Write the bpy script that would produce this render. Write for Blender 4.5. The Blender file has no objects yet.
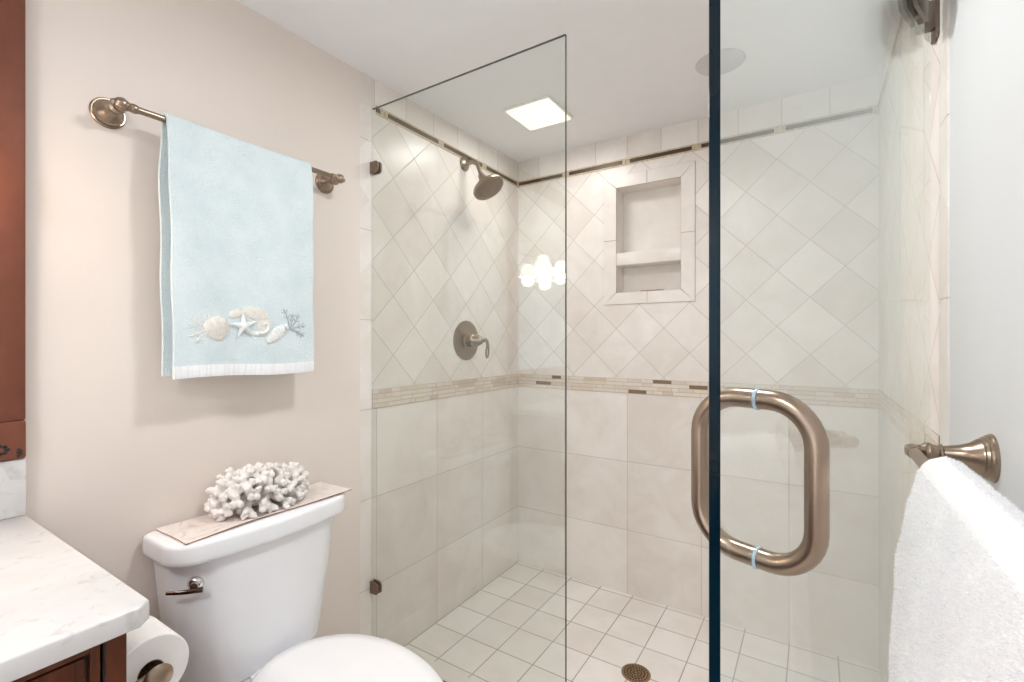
import bpy, bmesh, math, random
from mathutils import Vector, Matrix, noise
PI = math.pi
S = bpy.context.scene
C = S.collection

# ------------------------------------------------------------------ camera
TH = math.atan2(303, 473)
CAMH = 1.347
cam_d = bpy.data.cameras.new('camera')
cam_d.sensor_width = 36; cam_d.lens = 36 * 473 / 1024; cam_d.clip_start = 0.02
cam = bpy.data.objects.new('camera', cam_d)
cam.location = (0, 0, CAMH); cam.rotation_euler = (PI / 2, 0, TH)
C.objects.link(cam); S.camera = cam

# ------------------------------------------------------------------ world, exposure, lights
S.view_settings.view_transform = 'Standard'; S.view_settings.look = 'None'
S.view_settings.gamma = 1; S.view_settings.use_curve_mapping = False
S.view_settings.exposure = 0.56
S.cycles.max_bounces = 14; S.cycles.diffuse_bounces = 7; S.cycles.glossy_bounces = 8
S.cycles.transparent_max_bounces = 24; S.cycles.transmission_bounces = 10
w = bpy.data.worlds.new('world'); S.world = w; w.use_nodes = True
w.node_tree.nodes['Background'].inputs[0].default_value = (0.75, 0.86, 1, 1)
w.node_tree.nodes['Background'].inputs[1].default_value = 1.0

def lamp(name, kind, loc, power, col, size=0.1, size_y=None, rot=(0, 0, 0)):
    l = bpy.data.lights.new(name, kind); l.energy = power; l.color = col
    if kind == 'AREA':
        l.size = size
        if size_y: l.shape = 'RECTANGLE'; l.size_y = size_y
    else: l.shadow_soft_size = size
    o = bpy.data.objects.new(name, l); o.location = loc; o.rotation_euler = rot
    C.objects.link(o); return o
# room ceiling fixture (above the frame), daylight at the window behind the camera, shower ceiling light
l_ = lamp('ceiling_lamp_light', 'AREA', (-0.42, 0.93, 2.345), 7.2, (0.97, 0.98, 1), 0.17)
l_.data.shape = 'DISK'
lamp('ceiling_lamp_light', 'AREA', (-0.62, -0.75, 2.315), 10, (0.97, 0.98, 1), 0.3)  # added fill from overhead behind the camera, no fixture seen there
lamp('window_light', 'AREA', (-0.65, -1.52, 1.5), 19, (0.82, 0.90, 1), 1.1, 1.3, (-PI / 2, PI, 0))
lamp('shower_light', 'AREA', (-1.105, 1.965, 2.414), 2.8, (1, 0.98, 0.95), 0.22)

# ------------------------------------------------------------------ node helpers
class N:
    def __init__(s, name):
        s.m = bpy.data.materials.new(name); s.m.use_nodes = True
        s.t = s.m.node_tree; s.b = s.t.nodes['Principled BSDF']; s.out = s.t.nodes['Material Output']
    def node(s, typ, **kw):
        n = s.t.nodes.new(typ)
        for k, v in kw.items(): setattr(n, k, v)
        return n
    def put(s, inp, v):
        if hasattr(v, 'is_output') or isinstance(v, bpy.types.NodeSocket): s.t.links.new(v, inp)
        else: inp.default_value = v
    def M(s, op, a, b=0.0, c=0.0, clamp=False):
        n = s.node('ShaderNodeMath', operation=op, use_clamp=clamp)
        s.put(n.inputs[0], a); s.put(n.inputs[1], b)
        if op in ('MULTIPLY_ADD', 'COMPARE', 'SMOOTH_MIN'): s.put(n.inputs[2], c)
        return n.outputs[0]
    def pos(s, obj=False):
        if obj: n = s.node('ShaderNodeTexCoord'); return n.outputs['Object']
        return s.node('ShaderNodeNewGeometry').outputs['Position']
    def xyz(s, v=None):
        n = s.node('ShaderNodeSeparateXYZ'); s.put(n.inputs[0], v or s.pos()); return n.outputs
    def noise(s, scale, detail=3, rough=0.5, vec=None, dist=0.0):
        n = s.node('ShaderNodeTexNoise'); n.inputs['Scale'].default_value = scale
        n.inputs['Detail'].default_value = detail; n.inputs['Roughness'].default_value = rough
        n.inputs['Distortion'].default_value = dist
        s.put(n.inputs['Vector'], vec or s.pos()); return n.outputs['Fac']
    def ramp(s, f, stops):
        n = s.node('ShaderNodeValToRGB'); e = n.color_ramp.elements
        while len(e) < len(stops): e.new(0.5)
        for i, (p, c) in enumerate(stops): e[i].position = p; e[i].color = (*c, 1)
        s.put(n.inputs[0], f); return n.outputs[0]
    def mix(s, f, a, b):
        n = s.node('ShaderNodeMix', data_type='RGBA')
        s.put(n.inputs[0], f)
        for i, v in ((6, a), (7, b)):
            if isinstance(v, tuple) and len(v) == 3: v = (*v, 1)
            s.put(n.inputs[i], v)
        return n.outputs[2]
    def mixf(s, f, a, b):
        n = s.node('ShaderNodeMix', data_type='FLOAT')
        s.put(n.inputs[0], f); s.put(n.inputs[2], a); s.put(n.inputs[3], b); return n.outputs[0]
    def bump(s, h, strength=0.3, dist=0.002):
        n = s.node('ShaderNodeBump'); n.inputs['Strength'].default_value = strength
        n.inputs['Distance'].default_value = dist; s.put(n.inputs['Height'], h)
        s.t.links.new(n.outputs[0], s.b.inputs['Normal'])
    def base(s, c=None, rough=None, metal=None, spec=None):
        if c is not None: s.put(s.b.inputs['Base Color'], (*c, 1) if isinstance(c, tuple) and len(c) == 3 else c)
        if rough is not None: s.put(s.b.inputs['Roughness'], rough)
        if metal is not None: s.b.inputs['Metallic'].default_value = metal
        if spec is not None: s.b.inputs['Specular IOR Level'].default_value = spec
        return s.m

def flat(name, c, rough=0.5, metal=0.0, spec=0.5, var=0.05, nscale=12, bump=0.0, bscale=300):
    n = N(name)
    a = tuple(max(0, x * (1 - var)) for x in c); b = tuple(min(1, x * (1 + var)) for x in c)
    n.base(n.ramp(n.noise(nscale), [(0.3, a), (0.7, b)]), rough, metal, spec)
    if bump: n.bump(n.noise(bscale, 2), bump, 0.001)
    return n.m

# ------------------------------------------------------------------ materials
TILE_A = (0.735, 0.68, 0.63); TILE_B = (0.85, 0.81, 0.77); GROUT = (0.42, 0.36, 0.305)
def tile_finish(n, dist, tone, wd=0.0018, soft=0.0014, a=TILE_A, b=TILE_B, grout=GROUT, rough=0.3, gm=0.62):
    g = n.node('ShaderNodeMapRange', interpolation_type='SMOOTHSTEP')
    n.put(g.inputs['Value'], dist)
    g.inputs['From Min'].default_value = wd / 2; g.inputs['From Max'].default_value = wd / 2 + soft
    g.inputs['To Min'].default_value = 1; g.inputs['To Max'].default_value = 0
    gr = g.outputs[0]
    mott = n.noise(5.5, 6, 0.62, dist=0.6)
    f = n.M('ADD', n.M('MULTIPLY', mott, 0.75), n.M('MULTIPLY', tone, 0.25))
    col = n.ramp(f, [(0.32, a), (0.66, b)])
    grv = n.M('MULTIPLY', gr, n.mixf(n.noise(3.0, 2), gm * 0.55, gm * 1.2), clamp=True)
    col = n.mix(grv, col, grout)
    n.base(col, n.mixf(gr, rough, 0.8), spec=0.45)
    n.bump(n.M('SUBTRACT', n.M('MULTIPLY', n.noise(30, 3), 0.12), gr), 0.5, 0.0012)
    return n.m
def wn(n, a, b):
    c = n.node('ShaderNodeCombineXYZ'); n.put(c.inputs[0], a); n.put(c.inputs[1], b)
    w_ = n.node('ShaderNodeTexWhiteNoise', noise_dimensions='2D'); n.put(w_.inputs['Vector'], c.outputs[0])
    return w_.outputs['Value']
def grid(n, s, z, ps, os_, pz, oz):
    d = n.M('MINIMUM', n.M('PINGPONG', n.M('SUBTRACT', s, os_), ps / 2), n.M('PINGPONG', n.M('SUBTRACT', z, oz), pz / 2))
    t = wn(n, n.M('FLOOR', n.M('DIVIDE', n.M('SUBTRACT', s, os_), ps)), n.M('FLOOR', n.M('DIVIDE', n.M('SUBTRACT', z, oz), pz)))
    return d, t
def wall_tile(name, axis, lo, dx, tx, bull=None):
    """straight tiles below, diagonal tiles between the two borders, one straight course on top"""
    n = N(name); p = n.xyz(); s, z = p[axis], p[2]
    dl, tl = grid(n, s, z, 0.3715, lo, 0.3645, -0.0245)
    q = 0.70711; sa = n.M('MULTIPLY', n.M('SUBTRACT', s, dx), q); za = n.M('MULTIPLY', n.M('SUBTRACT', z, 1.286), q)
    dd, td = grid(n, n.M('ADD', sa, za), n.M('SUBTRACT', sa, za), 0.1789, 0, 0.1789, 0)
    dt, tt = grid(n, s, z, 0.1795, tx, 1.0, 0.3)
    isd = n.M('GREATER_THAN', z, 1.11); ist = n.M('GREATER_THAN', z, 2.30)
    d = n.mixf(ist, n.mixf(isd, dl, dd), dt); t = n.mixf(ist, n.mixf(isd, tl, td), tt)
    if bull:
        db = n.M('MINIMUM', n.M('PINGPONG', n.M('SUBTRACT', z, 0.341), 0.1820), n.M('ABSOLUTE', n.M('SUBTRACT', s, bull)))
        ib = n.M('LESS_THAN', s, bull)
        d = n.mixf(ib, d, db)
    return tile_finish(n, d, t)
M_TB = wall_tile('back_wall_tile', 0, -0.098, -0.271, -0.4845)
M_TL = wall_tile('left_wall_tile', 1, 1.717, 1.437, 1.513, 1.322)
M_TR = wall_tile('right_wall_tile', 1, 1.717, 1.437, 1.513, 1.322)
def floor_tile():
    n = N('floor_tile'); p = n.xyz()
    d, t = grid(n, p[0], p[1], 0.1786, -0.989, 0.1805, 1.7035)
    return tile_finish(n, d, t, 0.003, 0.0016, (0.77, 0.72, 0.675), (0.87, 0.835, 0.80), (0.30, 0.26, 0.23), 0.35, 0.9)
M_FL = floor_tile()
def room_floor():
    n = N('room_floor_tile'); p = n.xyz()
    d, t = grid(n, p[0], p[1], 0.33, 0.0, 0.33, 0.1)
    return tile_finish(n, d, t, 0.003, 0.0016)
M_RF = room_floor()
def plain_tile(name):
    n = N(name)
    return tile_finish(n, 1.0, 0.5)
M_TP = plain_tile('niche_tile')
M_GRT = flat('grout', (0.42, 0.36, 0.31), 0.8)
M_PAINT = flat('wall_paint', (0.765, 0.69, 0.635), 0.55, spec=0.3, var=0.015, nscale=3, bump=0.12, bscale=160)
M_PAINTR = flat('right_wall_paint', (0.73, 0.735, 0.75), 0.55, spec=0.3, var=0.015, nscale=3, bump=0.12, bscale=160)
M_CEIL = flat('ceiling_paint', (0.84, 0.845, 0.86), 0.7, spec=0.2, var=0.01)
M_WHITE = flat('white_trim_paint', (0.85, 0.84, 0.82), 0.4)
MOS = [flat('mosaic_cream', (0.73, 0.66, 0.585), 0.3), flat('mosaic_tan', (0.62, 0.52, 0.43), 0.3),
       flat('mosaic_sand', (0.71, 0.62, 0.50), 0.3), flat('mosaic_rose', (0.68, 0.575, 0.51), 0.3),
       flat('mosaic_brown_glass', (0.22, 0.155, 0.10), 0.12)]
M_LINER = flat('liner_cream', (0.60, 0.50, 0.36), 0.3, var=0.2, nscale=90)
M_DARK = flat('liner_dark_metal', (0.085, 0.058, 0.036), 0.3, 0.3)
M_BRONZE = flat('brushed_bronze', (0.35, 0.27, 0.205), 0.28, 1.0, var=0.06, nscale=20)
M_NICKEL = flat('brushed_nickel', (0.34, 0.275, 0.215), 0.33, 1.0, var=0.06, nscale=20)
M_HINGE = flat('dark_nickel', (0.19, 0.155, 0.13), 0.3, 1.0)
M_CHROME = flat('chrome', (0.75, 0.73, 0.72), 0.12, 1.0)
M_CLIP = flat('oil_rubbed_clip', (0.20, 0.13, 0.09), 0.4, 0.35)
M_NOZ = flat('nozzle_rubber', (0.16, 0.12, 0.10), 0.6)
M_PORC = flat('porcelain', (0.86, 0.87, 0.90), 0.08, spec=0.5, var=0.01)
M_SEAT = flat('seat_plastic', (0.90, 0.90, 0.92), 0.15, spec=0.5, var=0.01)
M_PAPER = flat('tissue_paper', (0.86, 0.85, 0.84), 0.95, spec=0.1, bump=0.2, bscale=200)
M_CARD = flat('cardboard', (0.45, 0.36, 0.26), 0.9)
M_WASH = flat('clear_blue_gasket', (0.45, 0.62, 0.74), 0.1, var=0.12, nscale=150)
def quartz():
    n = N('quartz')
    sp = n.ramp(n.noise(26, 5, 0.6, dist=1.2), [(0.0, (0, 0, 0)), (0.585, (0, 0, 0)), (0.68, (1, 1, 1))])
    c = n.ramp(n.noise(4, 4, 0.6, dist=0.8), [(0.35, (0.63, 0.62, 0.62)), (0.65, (0.70, 0.695, 0.695))])
    n.base(n.mix(n.M('MULTIPLY', sp, 0.35), c, (0.40, 0.38, 0.37)), 0.12, spec=0.5)
    return n.m
M_QZ = quartz()
def wood(name, axis=1):
    n = N(name); mp = n.node('ShaderNodeMapping')
    mp.inputs['Scale'].default_value = (14, 14, 1.2) if axis == 2 else (14, 1.2, 14)
    n.t.links.new(n.pos(), mp.inputs[0])
    g = n.noise(3, 6, 0.65, mp.outputs[0], 0.5)
    n.base(n.ramp(g, [(0.3, (0.060, 0.015, 0.006)), (0.6, (0.13, 0.034, 0.012)), (0.8, (0.17, 0.05, 0.018))]), 0.35, spec=0.3)
    return n.m
M_WOOD = wood('cherry_wood', 2)
M_GLAZE = flat('dark_glaze', (0.012, 0.006, 0.005), 0.3)
def frame_wood():
    n = N('mirror_frame_wood')
    g = n.noise(9, 5, 0.6)
    n.base(n.ramp(g, [(0.3, (0.15, 0.052, 0.032)), (0.7, (0.20, 0.072, 0.044))]), 0.5, spec=0.2)
    return n.m
M_FRAME = frame_wood()
M_MIRROR = flat('mirror_silver', (0.9, 0.92, 0.91), 0.01, 1.0, var=0.0)
def towel(name, c1, c2, sc, st):
    n = N(name); v = n.node('ShaderNodeTexVoronoi'); v.inputs['Scale'].default_value = sc
    n.t.links.new(n.pos(), v.inputs['Vector'])
    h = n.M('ADD', v.outputs['Distance'], n.M('MULTIPLY', n.noise(sc * 0.5, 3), 0.8))
    n.base(n.ramp(n.M('ADD', n.M('MULTIPLY', n.noise(14, 4), 0.7), n.M('MULTIPLY', v.outputs['Distance'], 0.3)), [(0.25, c1), (0.65, c2)]), 0.95, spec=0.1)
    n.b.inputs['Sheen Weight'].default_value = 0.35; n.b.inputs['Sheen Roughness'].default_value = 0.5
    n.bump(h, st, 0.003); return n.m
M_BLUE = towel('blue_terry', (0.655, 0.765, 0.80), (0.765, 0.86, 0.88), 330, 0.7)
M_WTOW = towel('white_plush', (0.86, 0.86, 0.875), (0.92, 0.92, 0.93), 260, 0.3)
def tuft(name, c):
    n = N(name); n.t.nodes.remove(n.b)
    d = n.node('ShaderNodeBsdfDiffuse'); tl = n.node('ShaderNodeBsdfTranslucent'); mx = n.node('ShaderNodeMixShader')
    col = n.ramp(n.noise(20), [(0.3, tuple(x * 0.97 for x in c)), (0.7, c)])
    n.put(d.inputs[0], col); n.put(tl.inputs[0], col); mx.inputs[0].default_value = 0.5
    n.t.links.new(d.outputs[0], mx.inputs[1]); n.t.links.new(tl.outputs[0], mx.inputs[2]); n.t.links.new(mx.outputs[0], n.out.inputs[0])
    return n.m
M_TUFTW = tuft('white_tuft', (0.95, 0.95, 0.96)); M_TUFTB = tuft('blue_tuft', (0.775, 0.87, 0.895))
def hem():
    n = N('white_ribbon'); mp = n.node('ShaderNodeMapping'); mp.inputs['Scale'].default_value = (1, 75, 4)
    n.t.links.new(n.pos(), mp.inputs[0]); g = n.noise(2, 3, 0.6, mp.outputs[0])
    n.base(n.ramp(g, [(0.3, (0.78, 0.81, 0.83)), (0.6, (0.90, 0.91, 0.92))]), 0.45); n.bump(g, 0.7, 0.004); return n.m
M_HEM = hem()
M_EMB = flat('white_thread', (0.78, 0.80, 0.79), 0.6, var=0.08, nscale=120, bump=0.5, bscale=500)
M_EMB2 = flat('cream_thread', (0.74, 0.72, 0.66), 0.6, var=0.1, nscale=160, bump=0.5, bscale=500)
M_EMBG = flat('grey_thread', (0.45, 0.50, 0.52), 0.6, var=0.08, nscale=120)
M_CORAL = flat('bleached_coral', (0.80, 0.765, 0.735), 0.85, spec=0.15, var=0.06, nscale=40, bump=0.5, bscale=400)
def mat_shell():
    n = N('shell_print')
    f = n.noise(17, 4, 0.6, dist=2.0)
    n.base(n.ramp(f, [(0.3, (0.60, 0.47, 0.42)), (0.42, (0.74, 0.655, 0.61)), (0.6, (0.79, 0.74, 0.71)), (0.75, (0.58, 0.50, 0.47))]), 0.85, spec=0.1)
    n.bump(n.noise(300, 2), 0.3, 0.001); return n.m
M_MAT = mat_shell()
M_MATE = flat('mat_stitching', (0.30, 0.16, 0.09), 0.8)
def emit(name, c, st):
    n = N(name); n.base((0.9, 0.9, 0.88), 0.4)
    n.b.inputs['Emission Color'].default_value = (*c, 1); n.b.inputs['Emission Strength'].default_value = st
    return n.m
M_LENS = emit('lit_lens', (1, 0.88, 0.66), 0.62)
M_SHADE = emit('lit_shade', (1, 0.97, 0.92), 3.0)
M_LAMP = emit('lit_diffuser', (1, 0.95, 0.9), 2.2)
def glass(name, tint=(0.965, 0.98, 0.972)):
    n = N(name); n.t.nodes.remove(n.b)
    tr = n.node('ShaderNodeBsdfTransparent'); tr.inputs[0].default_value = (*tint, 1)
    gl = n.node('ShaderNodeBsdfGlossy'); gl.inputs['Roughness'].default_value = 0.0
    gl.inputs[0].default_value = (0.95, 1, 0.985, 1)
    ge = n.node('ShaderNodeNewGeometry'); fr = n.node('ShaderNodeFresnel')
    n.put(fr.inputs['IOR'], n.mixf(ge.outputs['Backfacing'], 1.52, 1 / 1.52))
    mx = n.node('ShaderNodeMixShader'); n.put(mx.inputs[0], fr.outputs[0])
    n.t.links.new(tr.outputs[0], mx.inputs[1]); n.t.links.new(gl.outputs[0], mx.inputs[2])
    n.t.links.new(mx.outputs[0], n.out.inputs[0]); return n.m
M_GLASS = glass('clear_glass')
M_EDGE = flat('glass_edge_teal', (0.0, 0.010, 0.020), 0.2, spec=0.25, var=0.5, nscale=6)
M_EDGE2 = flat('glass_edge_dark', (0.06, 0.065, 0.055), 0.15, spec=0.5)

# ------------------------------------------------------------------ mesh helpers
def bmn(): return bmesh.new()
def box(bm, x0, x1, y0, y1, z0, z1, bev=0.0, seg=2, mi=0):
    t = bmn(); bmesh.ops.create_cube(t, size=1)
    for v in t.verts:
        v.co = Vector(((x0 + x1) / 2 + v.co.x * (x1 - x0), (y0 + y1) / 2 + v.co.y * (y1 - y0), (z0 + z1) / 2 + v.co.z * (z1 - z0)))
    if bev: bmesh.ops.bevel(t, geom=t.edges[:] + t.verts[:], offset=bev, segments=seg, affect='EDGES', profile=0.5)
    return merge(bm, t, mi)
def merge(bm, t, mi=None, mat=None):
    if mat is not None: bmesh.ops.transform(t, matrix=mat, verts=t.verts)
    if mi is not None:
        for f in t.faces: f.material_index = mi
    me = bpy.data.meshes.new('tmp'); t.to_mesh(me); t.free(); bm.from_mesh(me); bpy.data.meshes.remove(me)
    return bm
def frame_mat(o, zdir, xdir=None):
    z = Vector(zdir).normalized()
    x = Vector(xdir) if xdir is not None else (Vector((0, 0, 1)) if abs(z.z) < 0.9 else Vector((1, 0, 0)))
    x = (x - z * x.dot(z)).normalized(); y = z.cross(x)
    m = Matrix((x, y, z)).transposed().to_4x4(); m.translation = Vector(o); return m
def lathe(bm, prof, o, zdir, seg=32, mi=0, sx=1.0):
    """prof: list of (r, h) along zdir from o"""
    t = bmn(); rings = []
    for r, h in prof:
        if r < 1e-5: rings.append([t.verts.new((0, 0, h))])
        else: rings.append([t.verts.new((r * sx * math.cos(2 * PI * k / seg), r * math.sin(2 * PI * k / seg), h)) for k in range(seg)])
    for a, b in zip(rings, rings[1:]):
        for k in range(seg):
            k2 = (k + 1) % seg
            if len(a) == 1 and len(b) == 1: continue
            if len(a) == 1: t.faces.new((a[0], b[k], b[k2]))
            elif len(b) == 1: t.faces.new((a[k], a[k2], b[0]))
            else: t.faces.new((a[k], a[k2], b[k2], b[k]))
    bmesh.ops.recalc_face_normals(t, faces=t.faces)
    return merge(bm, t, mi, frame_mat(o, zdir))
def tube(bm, pts, r, seg=16, mi=0, closed=False, caps=True):
    pts = [Vector(p) for p in pts]; n = len(pts)
    rad = r if isinstance(r, (list, tuple)) else [r] * n
    t = bmn(); rings = []; up = None
    for i, p in enumerate(pts):
        a = pts[i - 1] if (i or closed) else p; b = pts[(i + 1) % n] if (i < n - 1 or closed) else p
        d = (b - a).normalized()
        if up is None: up = d.orthogonal().normalized()
        up = (up - d * up.dot(d)).normalized(); s = d.cross(up)
        rings.append([t.verts.new(p + (up * math.cos(2 * PI * k / seg) + s * math.sin(2 * PI * k / seg)) * rad[i]) for k in range(seg)])
    rr = list(zip(rings, rings[1:])) + ([(rings[-1], rings[0])] if closed else [])
    for a, b in rr:
        for k in range(seg): t.faces.new((a[k], a[(k + 1) % seg], b[(k + 1) % seg], b[k]))
    if caps and not closed:
        t.faces.new(rings[0]); t.faces.new(rings[-1])
    bmesh.ops.recalc_face_normals(t, faces=t.faces)
    return merge(bm, t, mi)
def loft(bm, rings, mi=0, caps=True, closed=True):
    t = bmn(); R = [[t.verts.new(p) for p in r] for r in rings]; n = len(R[0])
    for a, b in zip(R, R[1:]):
        for k in range(n if closed else n - 1): t.faces.new((a[k], a[(k + 1) % n], b[(k + 1) % n], b[k]))
    if caps and closed: t.faces.new(R[0]); t.faces.new(R[-1])
    bmesh.ops.recalc_face_normals(t, faces=t.faces)
    return merge(bm, t, mi)
def prism(bm, poly, z0, z1, mat=None, bev=0.0, mi=0, seg=2):
    t = bmn(); a = [t.verts.new((x, y, z0)) for x, y in poly]; b = [t.verts.new((x, y, z1)) for x, y in poly]
    n = len(poly)
    for k in range(n): t.faces.new((a[k], a[(k + 1) % n], b[(k + 1) % n], b[k]))
    t.faces.new(a[::-1]); t.faces.new(b); bmesh.ops.recalc_face_normals(t, faces=t.faces)
    if bev: bmesh.ops.bevel(t, geom=t.edges[:] + t.verts[:], offset=bev, segments=seg, affect='EDGES', profile=0.5)
    return merge(bm, t, mi, mat)
def sph(bm, c, r, sub=2, mi=0, sc=(1, 1, 1)):
    t = bmn(); bmesh.ops.create_icosphere(t, subdivisions=sub, radius=r)
    for v in t.verts: v.co = Vector(c) + Vector((v.co.x * sc[0], v.co.y * sc[1], v.co.z * sc[2]))
    return merge(bm, t, mi)
def obj(name, bm, mats, parent=None, ang=35, origin=None):
    off = parent.location.copy() if parent is not None and parent.get('_root') else None
    p = parent
    if off is None and parent is not None:
        off = Vector(parent['_off'])
    if parent is None:
        off = Vector(origin) if origin is not None else None
        if off is None:
            xs = [v.co for v in bm.verts]
            lo = Vector([min(c[i] for c in xs) for i in range(3)]); hi = Vector([max(c[i] for c in xs) for i in range(3)])
            off = Vector(((lo.x + hi.x) / 2, (lo.y + hi.y) / 2, lo.z))
    bmesh.ops.translate(bm, vec=-off, verts=bm.verts)
    for f in bm.faces: f.smooth = True
    for e in bm.edges:
        if len(e.link_faces) == 2:
            if e.calc_face_angle(0) > math.radians(ang): e.smooth = False
    me = bpy.data.meshes.new(name); bm.to_mesh(me); bm.free()
    for m in (mats if isinstance(mats, (list, tuple)) else [mats]): me.materials.append(m)
    o = bpy.data.objects.new(name, me); C.objects.link(o); o['_off'] = tuple(off)
    if parent is None: o.location = off
    else: o.parent = parent
    return o
def thing(name, label, cat, loc, group=None):
    o = bpy.data.objects.new(name, None); C.objects.link(o); o.location = loc; o.empty_display_size = 0.05
    o['label'] = label; o['category'] = cat; o['_root'] = 1
    if group: o['group'] = group
    bpy.context.view_layer.update(); return o
def tag(o, label, cat, group=None):
    o['label'] = label; o['category'] = cat
    if group: o['group'] = group
    return o
def struct(name, bm, m, ang=35):
    o = obj(name, bm, m, None, ang); o['kind'] = 'structure'; return o

# ------------------------------------------------------------------ room shell
XL, XR, YB, YF, YT, ZC = -1.527, 0.225, 2.453, -1.6, 1.26, 2.44
bm = bmn(); box(bm, XL - 0.12, XR + 0.12, YF - 0.1, 1.255, -0.1, 0.0); struct('floor', bm, M_RF)
bm = bmn()   # shower floor, gently flat, with a hole left for the drain
box(bm, XL, XR, 1.39, YB, -0.1, 0.0); struct('floor_shower', bm, M_FL)
def zc(y): return ZC + 0.0161 * (y - YB)      # the ceiling drops slightly towards the room
bm = bmn(); box(bm, XL - 0.12, XR + 0.12, YF - 0.1, YB + 0.15, ZC, ZC + 0.1)
for v in bm.verts: v.co.z += zc(v.co.y) - ZC
struct('ceiling', bm, M_CEIL)
bm = bmn(); box(bm, XL - 0.12, XL, YF, YT, 0, ZC); struct('wall_left', bm, M_PAINT)
bm = bmn(); box(bm, XL - 0.12, XL, YT, YB, 0, ZC); 
bm2 = bm
struct('wall_left_shower', bm, M_TL)
bm = bmn(); box(bm, XR, XR + 0.12, YF, YT - 0.002, 0, ZC); struct('wall_right', bm, M_PAINTR)
bm = bmn(); box(bm, XR - 0.004, XR + 0.12, YT - 0.002, YB, 0, ZC, 0.003); struct('wall_right_shower', bm, M_TR)
# back wall with the niche recess
NX0, NX1, NZ0, NZ1, ND = -0.901, -0.566, 1.607, 2.169, 0.11
bm = bmn()
for a, b in ((XL - 0.12, NX0), (NX0, NX1), (NX1, XR + 0.12)):
    for c_, d_ in ((0, NZ0), (NZ0, NZ1), (NZ1, ZC)):
        box(bm, a, b, YB + (ND if (a, c_) == (NX0, NZ0) else 0), YB + 0.15, c_, d_)
wb = struct('wall_back', bm, [M_TB, M_TP])
for p in wb.data.polygons:     # recess faces are plain tile
    c = wb.matrix_world @ p.center if False else Vector(wb['_off']) + p.center
    if NX0 - 0.001 <= c.x <= NX1 + 0.001 and NZ0 - 0.001 <= c.z <= NZ1 + 0.001 and c.y > YB + 0.001: p.material_index = 1
# niche surround: mitred tiles standing 4 mm proud, with grout gaps
OX0, OX1, OZ0, OZ1 = -0.974, -0.497, 1.543, 2.237
bm = bmn(); g = 0.0012; MXx = (OX0 + OX1) / 2; MZ = 1.889
def quadp(pts):
    c = Vector((sum(p[0] for p in pts) / len(pts), sum(p[1] for p in pts) / len(pts)))
    q = []
    for p in pts:
        d = Vector(p) - c; q.append((p[0] - math.copysign(g, d.x), p[1] - math.copysign(g, d.y)))
    prism(bm, q, 0, 0.005, Matrix(((1, 0, 0, 0), (0, 0, -1, YB), (0, 1, 0, 0), (0, 0, 0, 1))), 0.0008, seg=1)
quadp([(OX0, OZ1), (MXx, OZ1), (MXx, NZ1), (NX0, NZ1)]); quadp([(MXx, OZ1), (OX1, OZ1), (NX1, NZ1), (MXx, NZ1)])
quadp([(OX0, OZ0), (MXx, OZ0), (MXx, NZ0), (NX0, NZ0)]); quadp([(MXx, OZ0), (OX1, OZ0), (NX1, NZ0), (MXx, NZ0)])
quadp([(OX0, OZ1), (NX0, NZ1), (NX0, MZ), (OX0, MZ)]); quadp([(OX0, MZ), (NX0, MZ), (NX0, NZ0), (OX0, OZ0)])
quadp([(OX1, OZ1), (NX1, NZ1), (NX1, MZ), (OX1, MZ)]); quadp([(OX1, MZ), (NX1, MZ), (NX1, NZ0), (OX1, OZ0)])
t = bmn()
for a, b, c, d in ((OX0, OX1, NZ1, OZ1), (OX0, OX1, OZ0, NZ0), (OX0, NX0, NZ0, NZ1), (NX1, OX1, NZ0, NZ1)):
    box(t, a, b, YB - 0.0022, YB + 0.001, c, d)
merge(bm, t, 1)
struct('trim_1', bm, [M_TP, M_GRT])
bm = bmn(); box(bm, NX0, NX1, YB - 0.004, YB + ND, 1.753, 1.818, 0.002); struct('trim_2', bm, M_TP)   # niche shelf
# mosaic border band, back and left and right
rnd = random.Random(7)
def mosaic(axis, s0, s1, fixed=()):
    bm = bmn(); z0, z1, rows = 1.070, 1.147, 4; h = (z1 - z0) / rows
    def put(a, b, r, mi, th):
        zz0, zz1 = z0 + r * h + 0.001, z0 + (r + 1) * h - 0.001
        if axis == 0: box(bm, a, b, YB - th, YB + 0.001, zz0, zz1, 0.0006, 1, mi)
        elif axis == 1: box(bm, XL - 0.001, XL + th, a, b, zz0, zz1, 0.0006, 1, mi)
        else: box(bm, XR - 0.004 - th, XR, a, b, zz0, zz1, 0.0006, 1, mi)
    for r in range(rows):
        s = s0 - rnd.random() * 0.03
        fx = sorted([f for f in fixed if f[2] == r])
        while s < s1:
            e = s + rnd.choice((0.035, 0.05, 0.07, 0.1, 0.13)); hit = None
            for f in fx:
                if s < f[1] and e > f[0]: hit = f; break
            if hit:
                if hit[0] - s > 0.012: put(max(s, s0) + 0.0008, hit[0] - 0.0008, r, 0, 0.003)
                put(hit[0], hit[1], r, hit[3], 0.0032); s = hit[1]; continue
            if min(e, s1) - max(s, s0) > 0.004:
                put(max(s, s0) + 0.0008, min(e, s1) - 0.0008, r, rnd.choice((0, 0, 0, 0, 1, 2, 2, 3, 0)), 0.0028 + 0.0008 * rnd.random())
            s = e
    if axis == 0: box(bm, s0, s1, YB - 0.0018, YB + 0.001, z0, z1, 0, 1, 5)
    elif axis == 1: box(bm, XL - 0.001, XL + 0.0018, s0, s1, z0, z1, 0, 1, 5)
    else: box(bm, XR - 0.0058, XR, s0, s1, z0, z1, 0, 1, 5)
    return bm
MM = MOS + [M_GRT]
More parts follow.
